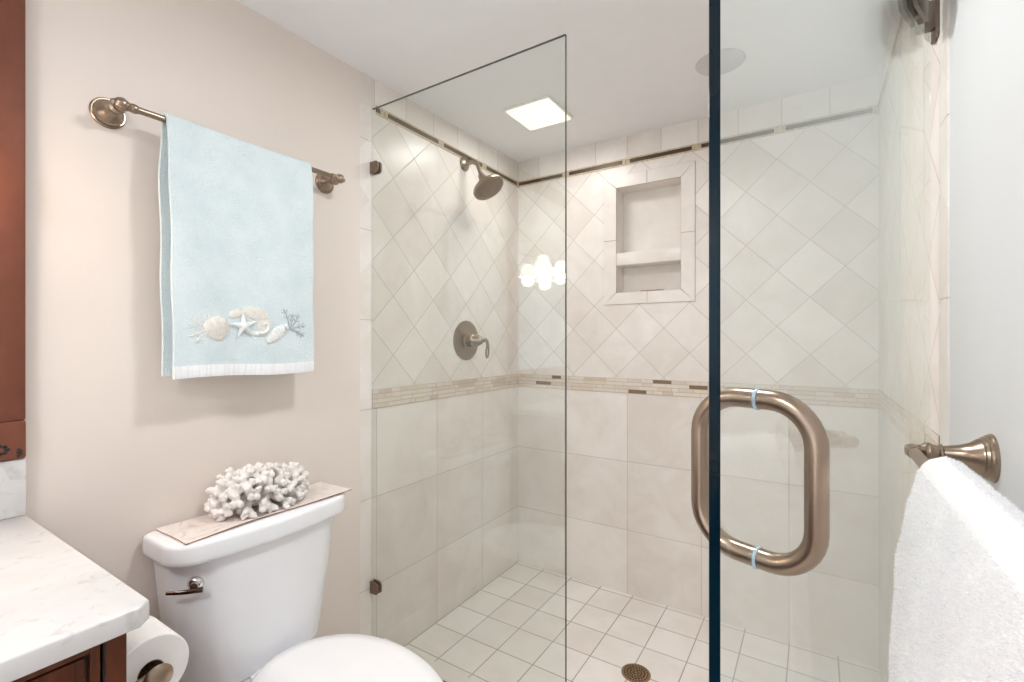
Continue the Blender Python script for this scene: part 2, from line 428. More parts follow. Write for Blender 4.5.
struct('trim_3', mosaic(0, XL, XR - 0.004, ((-0.705, -0.612, 3, 4), (-0.835, -0.74, 0, 4), (-0.525, -0.44, 2, 4), (-1.09, -0.96, 3, 1),
       (-1.40, -1.30, 1, 4), (-1.29, -1.235, 3, 4))), MM)
struct('trim_4', mosaic(1, 1.322, YB - 0.004), MM)
struct('trim_5', mosaic(2, 1.322, YB - 0.004), MM)
# pencil liner with dark metal bars
def liner(axis, s0, s1, j0):
    bm = bmn()
    def put(a, b, z0, z1, th, mi, bev):
        if axis == 0: box(bm, a, b, YB - th, YB + 0.001, z0, z1, bev, 1, mi)
        elif axis == 1: box(bm, XL - 0.001, XL + th, a, b, z0, z1, bev, 1, mi)
        else: box(bm, XR - 0.004 - th, XR, a, b, z0, z1, bev, 1, mi)
    put(s0, s1, 2.284, 2.292, 0.005, 0, 0.0015); put(s0, s1, 2.312, 2.320, 0.005, 0, 0.0015)
    js = []; j = j0
    while j > s0: j -= 0.357
    j += 0.357
    while j < s1 + 0.02: js.append(j); j += 0.357
    prev = s0
    for j in js + [s1 + 0.02]:
        if min(j - 0.022, s1) - prev > 0.01: put(prev + 0.001, min(j - 0.022, s1) - 0.001, 2.2925, 2.3115, 0.004, 1, 0.001)
        if j - 0.02 < s1:
            for k in range(2):
                for q in range(2):
                    a = j - 0.020 + k * 0.020; put(a, min(a + 0.018, s1), 2.2925 + q * 0.0097, 2.3015 + q * 0.0097, 0.006, 0, 0.0012)
        prev = j + 0.020
    return bm
struct('trim_6', liner(0, XL, XR - 0.004, -0.847), [M_LINER, M_DARK])
struct('trim_7', liner(1, 1.340, YB - 0.006, 1.385), [M_LINER, M_DARK])
struct('trim_8', liner(2, 1.340, YB - 0.006, 1.385), [M_LINER, M_DARK])
# curb under the glass
bm = bmn(); box(bm, XL, XR, 1.255, 1.39, -0.1, 0.10, 0.004); struct('trim_9', bm, M_TP)
# baseboards and the far end of the room behind the camera: wall, window, door
def bboard(name, x0, x1, y0, y1):
    bm = bmn(); box(bm, x0, x1, y0, y1, 0, 0.12, 0.004); struct(name, bm, M_WHITE)
bboard('baseboard_left', XL, XL + 0.014, 0.30, 1.25); bboard('baseboard_right', XR - 0.014, XR, YF + 0.02, 1.25)
WX0, WX1, WZ0, WZ1 = -1.15, -0.15, 0.95, 2.15
bm = bmn()
for a, b, c, d in ((XL - 0.12, WX0, 0, ZC), (WX1, XR + 0.12, 0, ZC), (WX0, WX1, 0, WZ0), (WX0, WX1, WZ1, ZC)):
    box(bm, a, b, YF - 0.1, YF, c, d)
struct('wall_front', bm, M_PAINT)
bm = bmn()
for a, b, c, d in ((WX0, WX0 + 0.05, WZ0, WZ1), (WX1 - 0.05, WX1, WZ0, WZ1), (WX0, WX1, WZ0, WZ0 + 0.05), (WX0, WX1, WZ1 - 0.05, WZ1)):
    box(bm, a, b, YF - 0.07, YF - 0.03, c, d, 0.003)
wf = struct('window_1', bm, M_WHITE)

# ------------------------------------------------------------------ fixed glass panel with clips
GY0, GY1, GX1, GZ0, GZ1 = 1.3165, 1.3265, -0.648, 0.101, 2.295
panel = thing('glass_panel', 'fixed clear frameless shower glass panel clipped to the left tiled wall', 'glass panel', (-1.09, 1.3215, 0.101))
bm = bmn(); box(bm, XL + 0.003, GX1, GY0, GY1, GZ0, GZ1, 0.0008, 1)
pane = obj('glass_pane', bm, [M_GLASS, M_EDGE2], panel)
for p in pane.data.polygons:
    if p.normal.x > 0.5 or abs(p.normal.z) > 0.5: p.material_index = 1
for z in (2.052, 0.345):
    bm = bmn()
    for y0, y1 in ((GY0 - 0.007, GY0 - 0.0003), (GY1 + 0.0003, GY1 + 0.007)):
        prism(bm, [(XL, z - 0.024), (XL + 0.036, z - 0.024), (XL + 0.046, z - 0.015), (XL + 0.046, z + 0.015), (XL + 0.036, z + 0.024), (XL, z + 0.024)],
              -y1, -y0, Matrix(((1, 0, 0, 0), (0, 0, -1, 0), (0, 1, 0, 0), (0, 0, 0, 1))), 0.0012)
    obj('wall_clip', bm, M_CLIP, panel)

# ------------------------------------------------------------------ open glass door
E0 = Vector((-0.087, 0.52, 0)); D = Vector((0.338, 0.941, 0)).normalized(); NR = Vector((D.y, -D.x, 0))
W = 0.845; TG = 0.00625
door = thing('shower_door', 'open frameless glass shower door with bronze loop handle', 'shower door', tuple(E0 + D * W) [:2] + (0.115,))
DM = Matrix((D, NR, Vector((0, 0, 1)))).transposed().to_4x4(); DM.translation = E0   # local (s, q, z)
t = bmn(); box(t, 0, W, -TG, TG, 0.115, 2.30, 0.0008, 1)
for f in t.faces:
    f.material_index = 0
bm = bmn(); 
for f in t.faces: f.material_index = 0 if abs(f.normal.y) > 0.5 else 1
t.normal_update()
for f in t.faces: f.material_index = 1 if f.normal.x < -0.5 else 0
merge(bm, t, None, DM); bmesh.ops.recalc_face_normals(bm, faces=bm.faces)
obj('glass_pane', bm, [M_GLASS, M_EDGE], door)
def door_p(s, q, z): return DM @ Vector((s, q, z))
HS, HZ0, HZ1, HRAD = 0.078, 1.106, 1.2825, 0.0112
def handle_path(q0, q1, rc=0.046, n=9):
    pts = [(q0, HZ1)]; sg = 1 if q1 > q0 else -1
    for k in range(n + 1):
        a = PI / 2 * k / n; pts.append((q1 - sg * rc + sg * rc * math.sin(a), HZ1 - rc + rc * math.cos(a)))
    for k in range(n + 1):
        a = PI / 2 * k / n; pts.append((q1 - sg * rc + sg * rc * math.cos(a), HZ0 + rc - rc * math.sin(a)))
    pts.append((q0, HZ0))
    return [door_p(HS, q, z) for q, z in pts]
bm = bmn()
tube(bm, handle_path(TG + 0.003, 0.066), HRAD, 28); tube(bm, handle_path(-TG - 0.003, -0.061), HRAD, 28)
hd = obj('handle', bm, M_BRONZE, door)
for z in (HZ0, HZ1):
    bm = bmn(); lathe(bm, [(0.004, 0), (0.0120, 0), (0.0125, 0.0016), (0.0120, 0.0034), (0.004, 0.0034)], door_p(HS, TG, z), NR, 28)
    obj('gasket', bm, M_WASH, hd)
    bm = bmn(); tube(bm, [door_p(HS, -TG - 0.004, z), door_p(HS, TG, z)], HRAD, 28)   # sleeve through the glass
    obj('sleeve', bm, M_BRONZE, hd)
for z in (2.038, 0.34):
    bm = bmn()
    s0, s1 = W - 0.150, W - 0.085
    for sg in (1, -1):
        m = DM @ Matrix(((1, 0, 0, 0), (0, 0, 1, 0), (0, 1, 0, 0), (0, 0, 0, 1)))
        a, b = (TG + 0.0003, TG + 0.008) if sg > 0 else (-TG - 0.008, -TG - 0.0003)
        prism(bm, [(s0, z - 0.03), (s0 + 0.014, z - 0.045), (s1 + 0.03, z - 0.045), (s1 + 0.03, z + 0.045), (s0 + 0.014, z + 0.045), (s0, z + 0.03)], a, b, m, 0.001)
    # pivot block and wall plate
    pc = door_p(W, 0, z)
    tube(bm, [door_p(W - 0.06, 0, z - 0.03) + NR * 0.0, door_p(W - 0.06, 0, z + 0.03)], 0.0075, 14); box(bm, pc.x - 0.016, XR - 0.010, pc.y + 0.004, pc.y + 0.022, z - 0.030, z + 0.030, 0.002)
    box(bm, XR - 0.012, XR - 0.0045, pc.y + 0.006, pc.y + 0.052, z - 0.045, z + 0.045, 0.003)
    obj('hinge', bm, M_HINGE, door)

# ------------------------------------------------------------------ left towel bar and blue towel
def roset(bm, o, d, r=0.038):
    lathe(bm, [(0, 0), (r, 0), (r, 0.004), (r * 0.93, 0.007), (r * 0.86, 0.007), (r * 0.83, 0.011), (r * 0.72, 0.012), (r * 0.68, 0.016),
               (r * 0.45, 0.024), (r * 0.32, 0.036), (r * 0.30, 0.050), (r * 0.42, 0.056), (r * 0.45, 0.062), (r * 0.30, 0.068), (0, 0.070)], o, d, 36)
BX, BZ = -1.440, 1.930
tb = thing('towel_bar', 'bronze towel bar on the beige wall above the toilet, holding the blue towel', 'towel bar', (XL, 0.775, BZ))
bm = bmn(); tube(bm, [(BX, 0.49, BZ), (BX, 1.075, BZ)], 0.0085, 20); obj('bar', bm, M_BRONZE, tb)
for y, sg in ((0.462, 1), (1.098, -1)):
    bm = bmn(); roset(bm, (XL, y, BZ), (1, 0, 0))
    sph(bm, (BX + 0.002, y, BZ), 0.0165, 3)
    lathe(bm, [(0.0, -0.022), (0.006, -0.021), (0.009, -0.016), (0.007, -0.012), (0.012, -0.006), (0.0135, 0.008), (0.010, 0.018), (0.0115, 0.022), (0.0115, 0.030), (0.0095, 0.034), (0, 0.034)],
          (BX, y, BZ), (0, sg, 0), 24)
    obj('post', bm, M_BRONZE, tb)

TW = thing('bath_towel', 'light blue terry towel with embroidered seashells, hung over the bronze bar', 'towel', (BX, 0.765, 1.25))
def blue_sheet(y0, y1, zlo_f, zlo_b, xf, xb, th, nz=46, ny=44, z_from=None, z_to=None):
    """path over the bar: front bottom -> top -> back bottom; returns closed solid"""
    path = []
    for k in range(nz + 1):
        u = k / nz; path.append((xf, zlo_f + (BZ - 0.004 - zlo_f) * u, 1))
    rt = 0.0145; cx = BX
    for k in range(1, 12):
        a = PI * k / 12; path.append((cx + rt * math.cos(a), BZ - 0.002 + rt * math.sin(a), 0))
    for k in range(nz + 1):
        u = 1 - k / nz; path.append((xb, zlo_b + (BZ - 0.004 - zlo_b) * u, -1))
    t = bmn(); R = []
    def P(i, j, off):
        x, z, side = path[i]; u = j / ny; y = y0 + (y1 - y0) * u
        h = max(0, min(1, (BZ - z) / 0.68))
        if side: 
            base = cx + rt * side; k = min(1, h * 5); x = base + (x - base) * k
        x += 0.004 * h * math.sin(u * 9 + side) + 0.003 * h * math.sin(u * 17 + 2 * z * 4) * (1 if side >= 0 else 0.6)
        y += (0.012 * h * (1 - u) + (0.000) * h) + 0.0016 * math.sin(z * 24 + 7 * u)
        z += 0.003 * math.sin(u * 6.5) * h - 0.004 * math.sin(PI * u) * (1 - h)
        a = path[max(0, i - 1)]; b = path[min(len(path) - 1, i + 1)]
        d = Vector((b[0] - a[0], 0, b[1] - a[1])).normalized(); nrm = Vector((d.z, 0, -d.x))
        return Vector((x, y, z)) + nrm * off
    n = len(path)
    A = [[t.verts.new(P(i, j, th / 2)) for j in range(ny + 1)] for i in range(n)]
    B = [[t.verts.new(P(i, j, -th / 2)) for j in range(ny + 1)] for i in range(n)]
    for i in range(n - 1):
        for j in range(ny):
            t.faces.new((A[i][j], A[i][j + 1], A[i + 1][j + 1], A[i + 1][j]))
            t.faces.new((B[i][j], B[i + 1][j], B[i + 1][j + 1], B[i][j + 1]))
        t.faces.new((A[i][0], A[i + 1][0], B[i + 1][0], B[i][0])); t.faces.new((A[i][ny], B[i][ny], B[i + 1][ny], A[i + 1][ny]))
    for j in range(ny):
        t.faces.new((A[0][j], B[0][j], B[0][j + 1], A[0][j + 1])); t.faces.new((A[-1][j], A[-1][j + 1], B[-1][j + 1], B[-1][j]))
    bmesh.ops.recalc_face_normals(t, faces=t.faces)
    return t
XF, XBK = -1.414, -1.474
bm = blue_sheet(0.553, 0.972, 1.247, 1.252, XF, XBK, 0.010)
ZF = 1.282
for f in bm.faces:
    c = f.calc_center_median()
    f.material_index = 1 if c.z < ZF and c.x > -1.44 else 0
bmesh.ops.recalc_face_normals(bm, faces=bm.faces)
cloth = obj('towel_cloth', bm, [M_BLUE, M_BLUE], TW, 70)
# ribbon hem: a thin white band hugging the lower front edge
def ribbon():
    t = bmn(); ny = 44; rows = []
    for k in range(5):
        z = 1.2465 + 0.0325 * k / 4; r = []
        for j in range(ny + 1):
            u = j / ny; h = max(0, min(1, (BZ - z) / 0.68)); y = 0.553 + 0.419 * u
            x = XF + 0.004 * h * math.sin(u * 9 + 1) + 0.003 * h * math.sin(u * 17 + 8 * z)
            y += 0.012 * h * (1 - u) + 0.0016 * math.sin(z * 24 + 7 * u)
            zz = z + 0.003 * math.sin(u * 6.5) * h
            r.append((x + 0.0055 + (0.0016 if 0 < k < 4 else 0.0002), y, zz))
        rows.append(r)
    R = [[t.verts.new(p) for p in r] for r in rows]; Rb = [[t.verts.new((p[0] - 0.004, p[1], p[2])) for p in r] for r in rows]
    for a in range(4):
        for j in range(ny):
            t.faces.new((R[a][j], R[a][j + 1], R[a + 1][j + 1], R[a + 1][j])); t.faces.new((Rb[a][j], Rb[a + 1][j], Rb[a + 1][j + 1], Rb[a][j + 1]))
    for j in range(ny):
        t.faces.new((R[0][j], Rb[0][j], Rb[0][j + 1], R[0][j + 1])); t.faces.new((R[4][j], R[4][j + 1], Rb[4][j + 1], Rb[4][j]))
    for a in range(4):
        t.faces.new((R[a][0], R[a + 1][0], Rb[a + 1][0], Rb[a][0])); t.faces.new((R[a][ny], Rb[a][ny], Rb[a + 1][ny], R[a + 1][ny]))
    bmesh.ops.recalc_face_normals(t, faces=t.faces); return t
o = obj('ribbon_hem', ribbon(), M_HEM, TW, 60); o['label'] = 'white pleated ribbon hem'
# embroidery, low relief on the front layer
def fx(y, z):
    u = (y - 0.553) / 0.419; h = (BZ - z) / 0.68
    return XF + 0.004 * h * math.sin(u * 9 + 1) + 0.003 * h * math.sin(u * 17 + 8 * z) + 0.005
def relief(bm, y, z, ry, rz, th, rot=0.0, mi=0, ridges=0, fan=False):
    t = bmn(); bmesh.ops.create_uvsphere(t, u_segments=32, v_segments=12, radius=1)
    for v in t.verts:
        a = math.atan2(v.co.y, v.co.x); k = 1.0
        if ridges: k += 0.05 * math.cos(a * ridges)
        yy = v.co.x * ry * k; zz = v.co.y * rz * k
        if fan: yy *= 0.72 + 0.28 * (v.co.y + 1) / 2 * 1.6
        xx = v.co.z * th
        if ridges: xx *= 1 + 0.25 * math.cos(math.atan2(v.co.x, v.co.y + 1.15) * ridges)
        c, s = math.cos(rot), math.sin(rot); py, pz = y + yy * c - zz * s, z + yy * s + zz * c
        v.co = (fx(py, pz) + xx, py, pz)
    bmesh.ops.recalc_face_normals(t, faces=t.faces)
    merge(bm, t, mi)
def stitch(bm, pts, r, mi=0, seg=6):
    P = [(fx(y, z) + r * 0.5, y, z) for y, z in pts]; tube(bm, P, r, seg, mi)
def part_e(name, bm): return obj(name, bm, [M_EMB, M_EMB2, M_EMBG], TW, 60)
bm = bmn(); relief(bm, 0.670, 1.381, 0.038, 0.036, 0.009, 0.35, 1, 15, True)
for k in range(9):
    a = math.radians(30 + k * 19); stitch(bm, [(0.668 - 0.010 + math.cos(a) * r_, 1.352 + math.sin(a) * r_) for r_ in (0.012, 0.03, 0.058 if 2 < k < 7 else 0.044)], 0.0016, 0)
part_e('embroidered_scallop', bm)
bm = bmn()      # starfish
c = (0.743, 1.390)
t = bmn(); top = t.verts.new((fx(*c) + 0.016, *c)); bot = t.verts.new((fx(*c) - 0.002, *c)); ring = []
for k in range(10):
    a = PI / 2 + k * PI / 5 + 0.12; rr = 0.046 if k % 2 == 0 else 0.015; p = (c[0] + rr * math.cos(a), c[1] + rr * math.sin(a)); ring.append(t.verts.new((fx(*p) + (0.007 if k % 2 == 0 else 0.004), *p)))
for k in range(10): t.faces.new((top, ring[k], ring[(k + 1) % 10])); t.faces.new((bot, ring[(k + 1) % 10], ring[k]))
bmesh.ops.recalc_face_normals(t, faces=t.faces); bmesh.ops.bevel(t, geom=t.edges[:], offset=0.0012, segments=1, affect='EDGES')
merge(bm, t, 0); part_e('embroidered_starfish', bm)
bm = bmn(); relief(bm, 0.778, 1.428, 0.040, 0.020, 0.004, -0.25, 1, 9); relief(bm, 0.722, 1.425, 0.020, 0.012, 0.005, 0.4, 1)
part_e('embroidered_clam', bm)
bm = bmn()      # nautilus spiral
pts = []; rad = []
for k in range(44):
    a = -2.3 + k * 0.27; r_ = 0.0285 * math.exp(-0.115 * k * 0.95); y, z = 0.802 + r_ * math.cos(a), 1.393 + r_ * math.sin(a)
    pts.append((fx(y, z) + 0.003, y, z)); rad.append(0.0068 * math.exp(-0.04 * k))
tube(bm, pts, rad, 8); relief(bm, 0.802, 1.394, 0.023, 0.023, 0.0035, 0, 1); relief(bm, 0.785, 1.368, 0.026, 0.008, 0.006, -0.1, 0)
part_e('embroidered_nautilus', bm)
bm = bmn()      # whelk
for k in range(7):
    u = k / 6; relief(bm, 0.815 + 0.058 * u, 1.348 + 0.044 * u, 0.007 + 0.007 * math.sin(PI * min(1, u * 1.05)), 0.006 + 0.014 * math.sin(PI * (0.12 + 0.75 * u)), 0.007, 0.62, 0)
relief(bm, 0.869, 1.386, 0.006, 0.011, 0.0085, 0.2, 2); part_e('embroidered_whelk', bm)
def coral_emb(cy, cz, dirs, mi):
    bm = bmn(); rr = random.Random(3 + mi)
    for a0, L in dirs:
        a = math.radians(a0); y, z = cy, cz; P = [(y, z)]
        for s in range(4):
            y += L / 4 * math.cos(a); z += L / 4 * math.sin(a); P.append((y, z)); a += rr.uniform(-0.25, 0.25)
            if s in (1, 2):
                for sg in (1, -1):
                    b = a + sg * 0.75; stitch(bm, [(y, z), (y + L * 0.22 * math.cos(b), z + L * 0.22 * math.sin(b))], 0.0013, mi)
        stitch(bm, P, 0.0018, mi)
    return bm
part_e('embroidered_coral', coral_emb(0.885, 1.385, ((100, 0.066), (70, 0.05), (45, 0.058), (18, 0.055), (-8, 0.055), (-28, 0.05)), 2))
part_e('embroidered_coral', coral_emb(0.645, 1.375, ((110, 0.05), (140, 0.055), (165, 0.05), (190, 0.05), (215, 0.045), (85, 0.05)), 0))

# ------------------------------------------------------------------ terry pile made of tiny tufts
def pile(cloth_obj, parent, mat, n, ln, wd, seed, zmin=-9, cond=None, name='terry_pile', label=None):
    me = cloth_obj.data; off = Vector(cloth_obj['_off']); rr = random.Random(seed)
    polys = [p for p in me.polygons if cond is None or cond(off + p.center, p.normal)]
    import itertools, bisect
    cum = list(itertools.accumulate(p.area for p in polys)); tot = cum[-1]
    vs = []; fs = []
    for k in range(n):
        p = polys[min(len(polys) - 1, bisect.bisect(cum, rr.random() * tot))]
        v = [me.vertices[i].co for i in p.vertices]
        a, b = rr.random(), rr.random()
        q = v[0].lerp(v[1], a).lerp(v[3].lerp(v[2], a) if len(v) > 3 else v[2], b)
        nn = (p.normal + Vector((rr.uniform(-1, 1), rr.uniform(-1, 1), rr.uniform(-1.2, 0.6))) * 0.75).normalized()
        s = nn.cross(Vector((rr.uniform(-1, 1), rr.uniform(-1, 1), rr.uniform(-1, 1)))).normalized() * wd
        l = ln * rr.uniform(0.5, 1.1); i = len(vs)
        q0 = q - p.normal * 0.0005; mid = q0 + nn * l * 0.55
        tip = q0 + nn * l + Vector((rr.uniform(-1, 1), rr.uniform(-1, 1), rr.uniform(-1, 1))) * l * 0.3
        vs += [q0 - s, q0 + s, mid + s * 0.8, mid - s * 0.8, tip]; fs += [(i, i + 1, i + 2, i + 3), (i + 3, i + 2, i + 4)]
    m = bpy.data.meshes.new(name); m.from_pydata([tuple(x) for x in vs], [], fs); m.materials.append(mat)
    o = bpy.data.objects.new(name, m); C.objects.link(o); o.parent = parent; o['_off'] = tuple(off); o['kind'] = 'stuff'
    return o
pile(cloth, TW, M_TUFTB, 42000, 0.0030, 0.0006, 1, cond=lambda c, n: c.z > 1.283 and not (1.335 < c.z < 1.46 and 0.62 < c.y < 0.94 and c.x > -1.43))

# ------------------------------------------------------------------ right towel bar and white plush towel
RX, RZ = 0.132, 1.171
rb = thing('towel_bar', 'bronze towel bar on the pale right wall, under the white towel', 'towel bar', (XR, 0.69, RZ))
bm = bmn(); tube(bm, [(RX, 0.40, RZ), (RX, 0.965, RZ)], 0.0085, 20); obj('bar', bm, M_BRONZE, rb)
for y, sg in ((0.987, -1), (0.378, 1)):
    bm = bmn()
    lathe(bm, [(0, 0), (0.036, 0), (0.0362, 0.003), (0.034, 0.005), (0.0335, 0.008), (0.0315, 0.009), (0.0305, 0.0125), (0.028, 0.0135), (0.027, 0.017), (0.020, 0.026),
               (0.0155, 0.038), (0.0130, 0.050), (0.0118, 0.056), (0.0142, 0.058), (0.0142, 0.0605), (0.0118, 0.0625), (0.0125, 0.068), (0.0155, 0.073), (0.0145, 0.0765), (0.0150, 0.078), (0.0105, 0.083),
               (0.0095, 0.092), (0.0095, 0.099), (0.007, 0.1025), (0, 0.103)], (XR, y, RZ), (-1, 0, 0), 40)
    lathe(bm, [(0.0105, -0.004), (0.0105, 0.014), (0.0095, 0.022), (0, 0.022)], (RX, y, RZ), (0, sg, 0), 24)
    obj('post', bm, M_BRONZE, rb)
WT = thing('bath_towel', 'thick white plush towel draped over the right wall bar', 'towel', (RX, 0.6, 0.55))
def white_towel():
    sec = []   # closed cross-section in (x, z): thin over the bar, fuller below
    tab = [(0.155, 0.142), (0.160, 0.130), (0.168, 0.1225), (0.178, 0.1185), (0.2, 0.112), (0.224, 0.106), (0.3, 0.095), (0.37, 0.089), (0.6, 0.083), (0.9, 0.08)]
    def fxx(z):
        d = CAMH - z
        for (a, xa), (b, xb) in zip(tab, tab[1:]):
            if d <= b: return xa + (xb - xa) * (d - a) / (b - a)
        return tab[-1][1]
    nz = 44; zb = 0.56; zt = CAMH - 0.1545
    zs = [zb + (zt - zb) * (1 - (1 - k / nz) ** 2.2) for k in range(nz + 1)]
    for z in zs: sec.append((fxx(z), z))
    for z in reversed(zs): sec.append((min(0.2, 0.290 - fxx(z)) if z > zb + 0.05 else 0.2, max(z, zb + 0.05)))
    for k in range(nz): sec.append((RX + 0.0095, zb + 0.05 + (RZ - 0.004 - zb - 0.05) * k / (nz - 1)))
    for k in range(1, 7):
        a = PI * k / 7; sec.append((RX + 0.0095 * math.cos(a), RZ + 0.0095 * math.sin(a)))
    for k in range(nz): sec.append((RX - 0.0095, RZ - 0.004 - (RZ - 0.004 - zb) * k / (nz - 1)))
    t = bmn(); Y0, Y1, ny = 0.845, 0.43, 40; rings = []
    for j in range(ny + 1):
        u = j / ny; y = Y0 + (Y1 - Y0) * u; e = min(1, min(u, 1 - u) * ny / 2.5); ring = []
        for x, z in sec:
            d = max(0, min(1, (RZ - z) / 0.6))
            cxm = (RX + 0.011 if x > RX else RX - 0.011); am = min(1, d * 8)
            k = math.sqrt(max(0, 1 - (1 - e) ** 2)) * 0.35 + 0.65 if d > 0.02 else 1
            xx = x if abs(x - RX) < 0.012 else cxm + (x - cxm) * k
            nz_ = noise.noise(Vector((y * 22, z * 16, x * 30))) * 0.004
            wave = 0.006 * d * math.sin(y * 30 + z * 3)
            if abs(x - RX) > 0.012: xx += (nz_ * am + wave) * (1 if x < RX else 0.3)
            yy = y + (0.012 * d + 0.004 * math.sin(z * 25)) * (1 - u) + noise.noise(Vector((z * 30, x * 20, 1))) * 0.003
            zz = z
            ring.append(Vector((xx, yy, zz)))
        rings.append(ring)
    loft(t, rings); bmesh.ops.triangulate(t, faces=[f for f in t.faces if len(f.verts) > 4]); return t
wc = obj('towel_cloth', white_towel(), M_WTOW, WT, 80)
pile(wc, WT, M_TUFTW, 80000, 0.0045, 0.0005, 4, cond=lambda c, n: (n.x < -0.1 or n.z > 0.2 or n.y > 0.3) and c.z > 0.8 and not (abs(c.x - RX) < 0.012))

# ------------------------------------------------------------------ shower head and valve
sh = thing('wall_shower', 'round brushed metal shower head on a curved arm high on the left tiles', 'shower head', (XL, 1.925, 2.262))
bm = bmn(); lathe(bm, [(0, 0), (0.036, 0), (0.037, 0.004), (0.032, 0.010), (0.022, 0.014), (0.016, 0.018), (0, 0.018)], (XL, 1.925, 2.262), (1, 0, 0), 32); obj('flange', bm, M_NICKEL, sh)
hx = Vector((0.55, 0, -0.83)).normalized(); hc = Vector((-1.372, 1.925, 2.112))
apts = []
for k in range(13):
    u = k / 12; a = u * math.radians(56)
    apts.append((XL + 0.012 + 0.035 + 0.05 * math.sin(a), 1.925, 2.262 - 0.05 * (1 - math.cos(a))))
apts = [(XL + 0.01, 1.925, 2.262)] + apts + [tuple(hc - hx * 0.075)]
bm = bmn(); tube(bm, apts, 0.0115, 18); obj('arm', bm, M_NICKEL, sh)
bm = bmn()
lathe(bm, [(0, 0), (0.017, 0.0), (0.019, 0.006), (0.019, 0.018), (0.023, 0.022), (0.026, 0.030), (0.024, 0.040), (0.030, 0.046), (0.045, 0.056), (0.066, 0.068), (0.080, 0.076), (0.083, 0.082), (0.082, 0.090), (0.076, 0.093), (0.073, 0.089), (0.070, 0.086), (0, 0.086)],
      tuple(hc - hx * 0.085), tuple(hx), 44); obj('shower_head', bm, M_NICKEL, sh)
bm = bmn(); lathe(bm, [(0.0705, 0), (0.069, 0.003), (0.055, 0.005), (0.053, 0.003), (0.050, 0.005), (0, 0.006)], hc + hx * 0.0008, hx, 44); obj('spray_face', bm, flat('spray_face_metal', (0.26, 0.185, 0.135), 0.4, 0.8), sh)
bm = bmn(); mface = frame_mat(hc + hx * 0.007, hx)
for ring_n, rr_ in ((6, 0.016), (12, 0.032), (18, 0.047), (26, 0.060)):
    for k in range(ring_n):
        a = 2 * PI * k / ring_n; p = mface @ Vector((rr_ * math.cos(a), rr_ * math.sin(a), 0.0)); lathe(bm, [(0.0018, 0), (0.0013, 0.004), (0, 0.0045)], p, hx, 8)
o = obj('spray_nozzles', bm, M_NOZ, sh); o['kind'] = 'stuff'
va = thing('shower_valve', 'round brushed metal shower valve plate with drop lever on left tiles', 'shower valve', (XL, 1.94, 1.350))
bm = bmn(); lathe(bm, [(0, 0), (0.102, 0), (0.103, 0.004), (0.097, 0.008), (0.092, 0.009), (0.060, 0.013), (0.040, 0.015), (0, 0.015)], (XL, 1.94, 1.350), (1, 0, 0), 56); obj('escutcheon', bm, M_NICKEL, va)
bm = bmn(); lathe(bm, [(0, 0.012), (0.040, 0.012), (0.041, 0.018), (0.035, 0.022), (0.034, 0.05), (0.036, 0.052), (0.036, 0.056), (0.032, 0.06), (0.026, 0.085), (0.018, 0.100), (0.010, 0.110), (0.008, 0.118), (0, 0.120)], (XL, 1.94, 1.350), (1, 0, 0), 36); obj('hub', bm, M_NICKEL, va)
bm = bmn()
tube(bm, [(XL + 0.112, 1.94, 1.352), (XL + 0.121, 1.946, 1.353), (XL + 0.127, 1.951, 1.345), (XL + 0.128, 1.953, 1.33)], [0.008, 0.009, 0.008, 0.0065], 14)
loop = []
for k in range(28):
    a = 2 * PI * k / 28; loop.append((XL + 0.128 + 0.002 * math.cos(a), 1.953 + 0.010 * math.sin(a) * (1 - 0.35 * math.cos(a)), 1.299 + 0.036 * math.cos(a)))
tube(bm, loop, 0.0048, 10, closed=True); obj('lever', bm, M_NICKEL, va)

# ------------------------------------------------------------------ shower light, round ceiling grille, drain, soap
sl = thing('shower_ceiling_light', 'lit square ceiling light over the shower', 'ceiling light', (-1.105, 1.965, zc(1.965)))
bm = bmn(); box(bm, -1.228, -0.984, 1.838, 2.084, 2.421, 2.4345, 0.003); obj('light_frame', bm, M_WHITE, sl)
bm = bmn()
prism(bm, [(-1.218, 1.852), (-1.212, 1.846), (-0.998, 1.846), (-0.992, 1.852), (-0.992, 2.072), (-0.998, 2.078), (-1.212, 2.078), (-1.218, 2.072)], 2.4170, 2.4215, None, 0.001)
obj('lens', bm, M_LENS, sl)
rg = thing('ceiling_speaker', 'round flush white ceiling speaker cover above the shower door', 'ceiling speaker', (-0.311, 1.985, zc(1.985)))
bm = bmn(); lathe(bm, [(0, 0), (0.088, 0), (0.090, 0.003), (0.087, 0.006), (0.080, 0.007), (0, 0.007)], (-0.311, 1.985, zc(1.985)), (0, 0, -1), 48); obj('speaker_cover', bm, flat('speaker_grey', (0.62, 0.62, 0.61), 0.6), rg)
dr = thing('floor_drain', 'round bronze drain cover with holes in the shower floor tiles', 'drain', (-0.611, 1.885, 0.0))
bm = bmn(); lathe(bm, [(0, 0), (0.054, 0), (0.054, 0.0008), (0, 0.0008)], (-0.611, 1.885, 0.0), (0, 0, 1), 40); obj('drain_cup', bm, M_GLAZE, dr)
bm = bmn(); t = bmn()
rads = [0.0, 0.006, 0.014, 0.018, 0.026, 0.030, 0.038, 0.043, 0.049, 0.058]; SG = 72
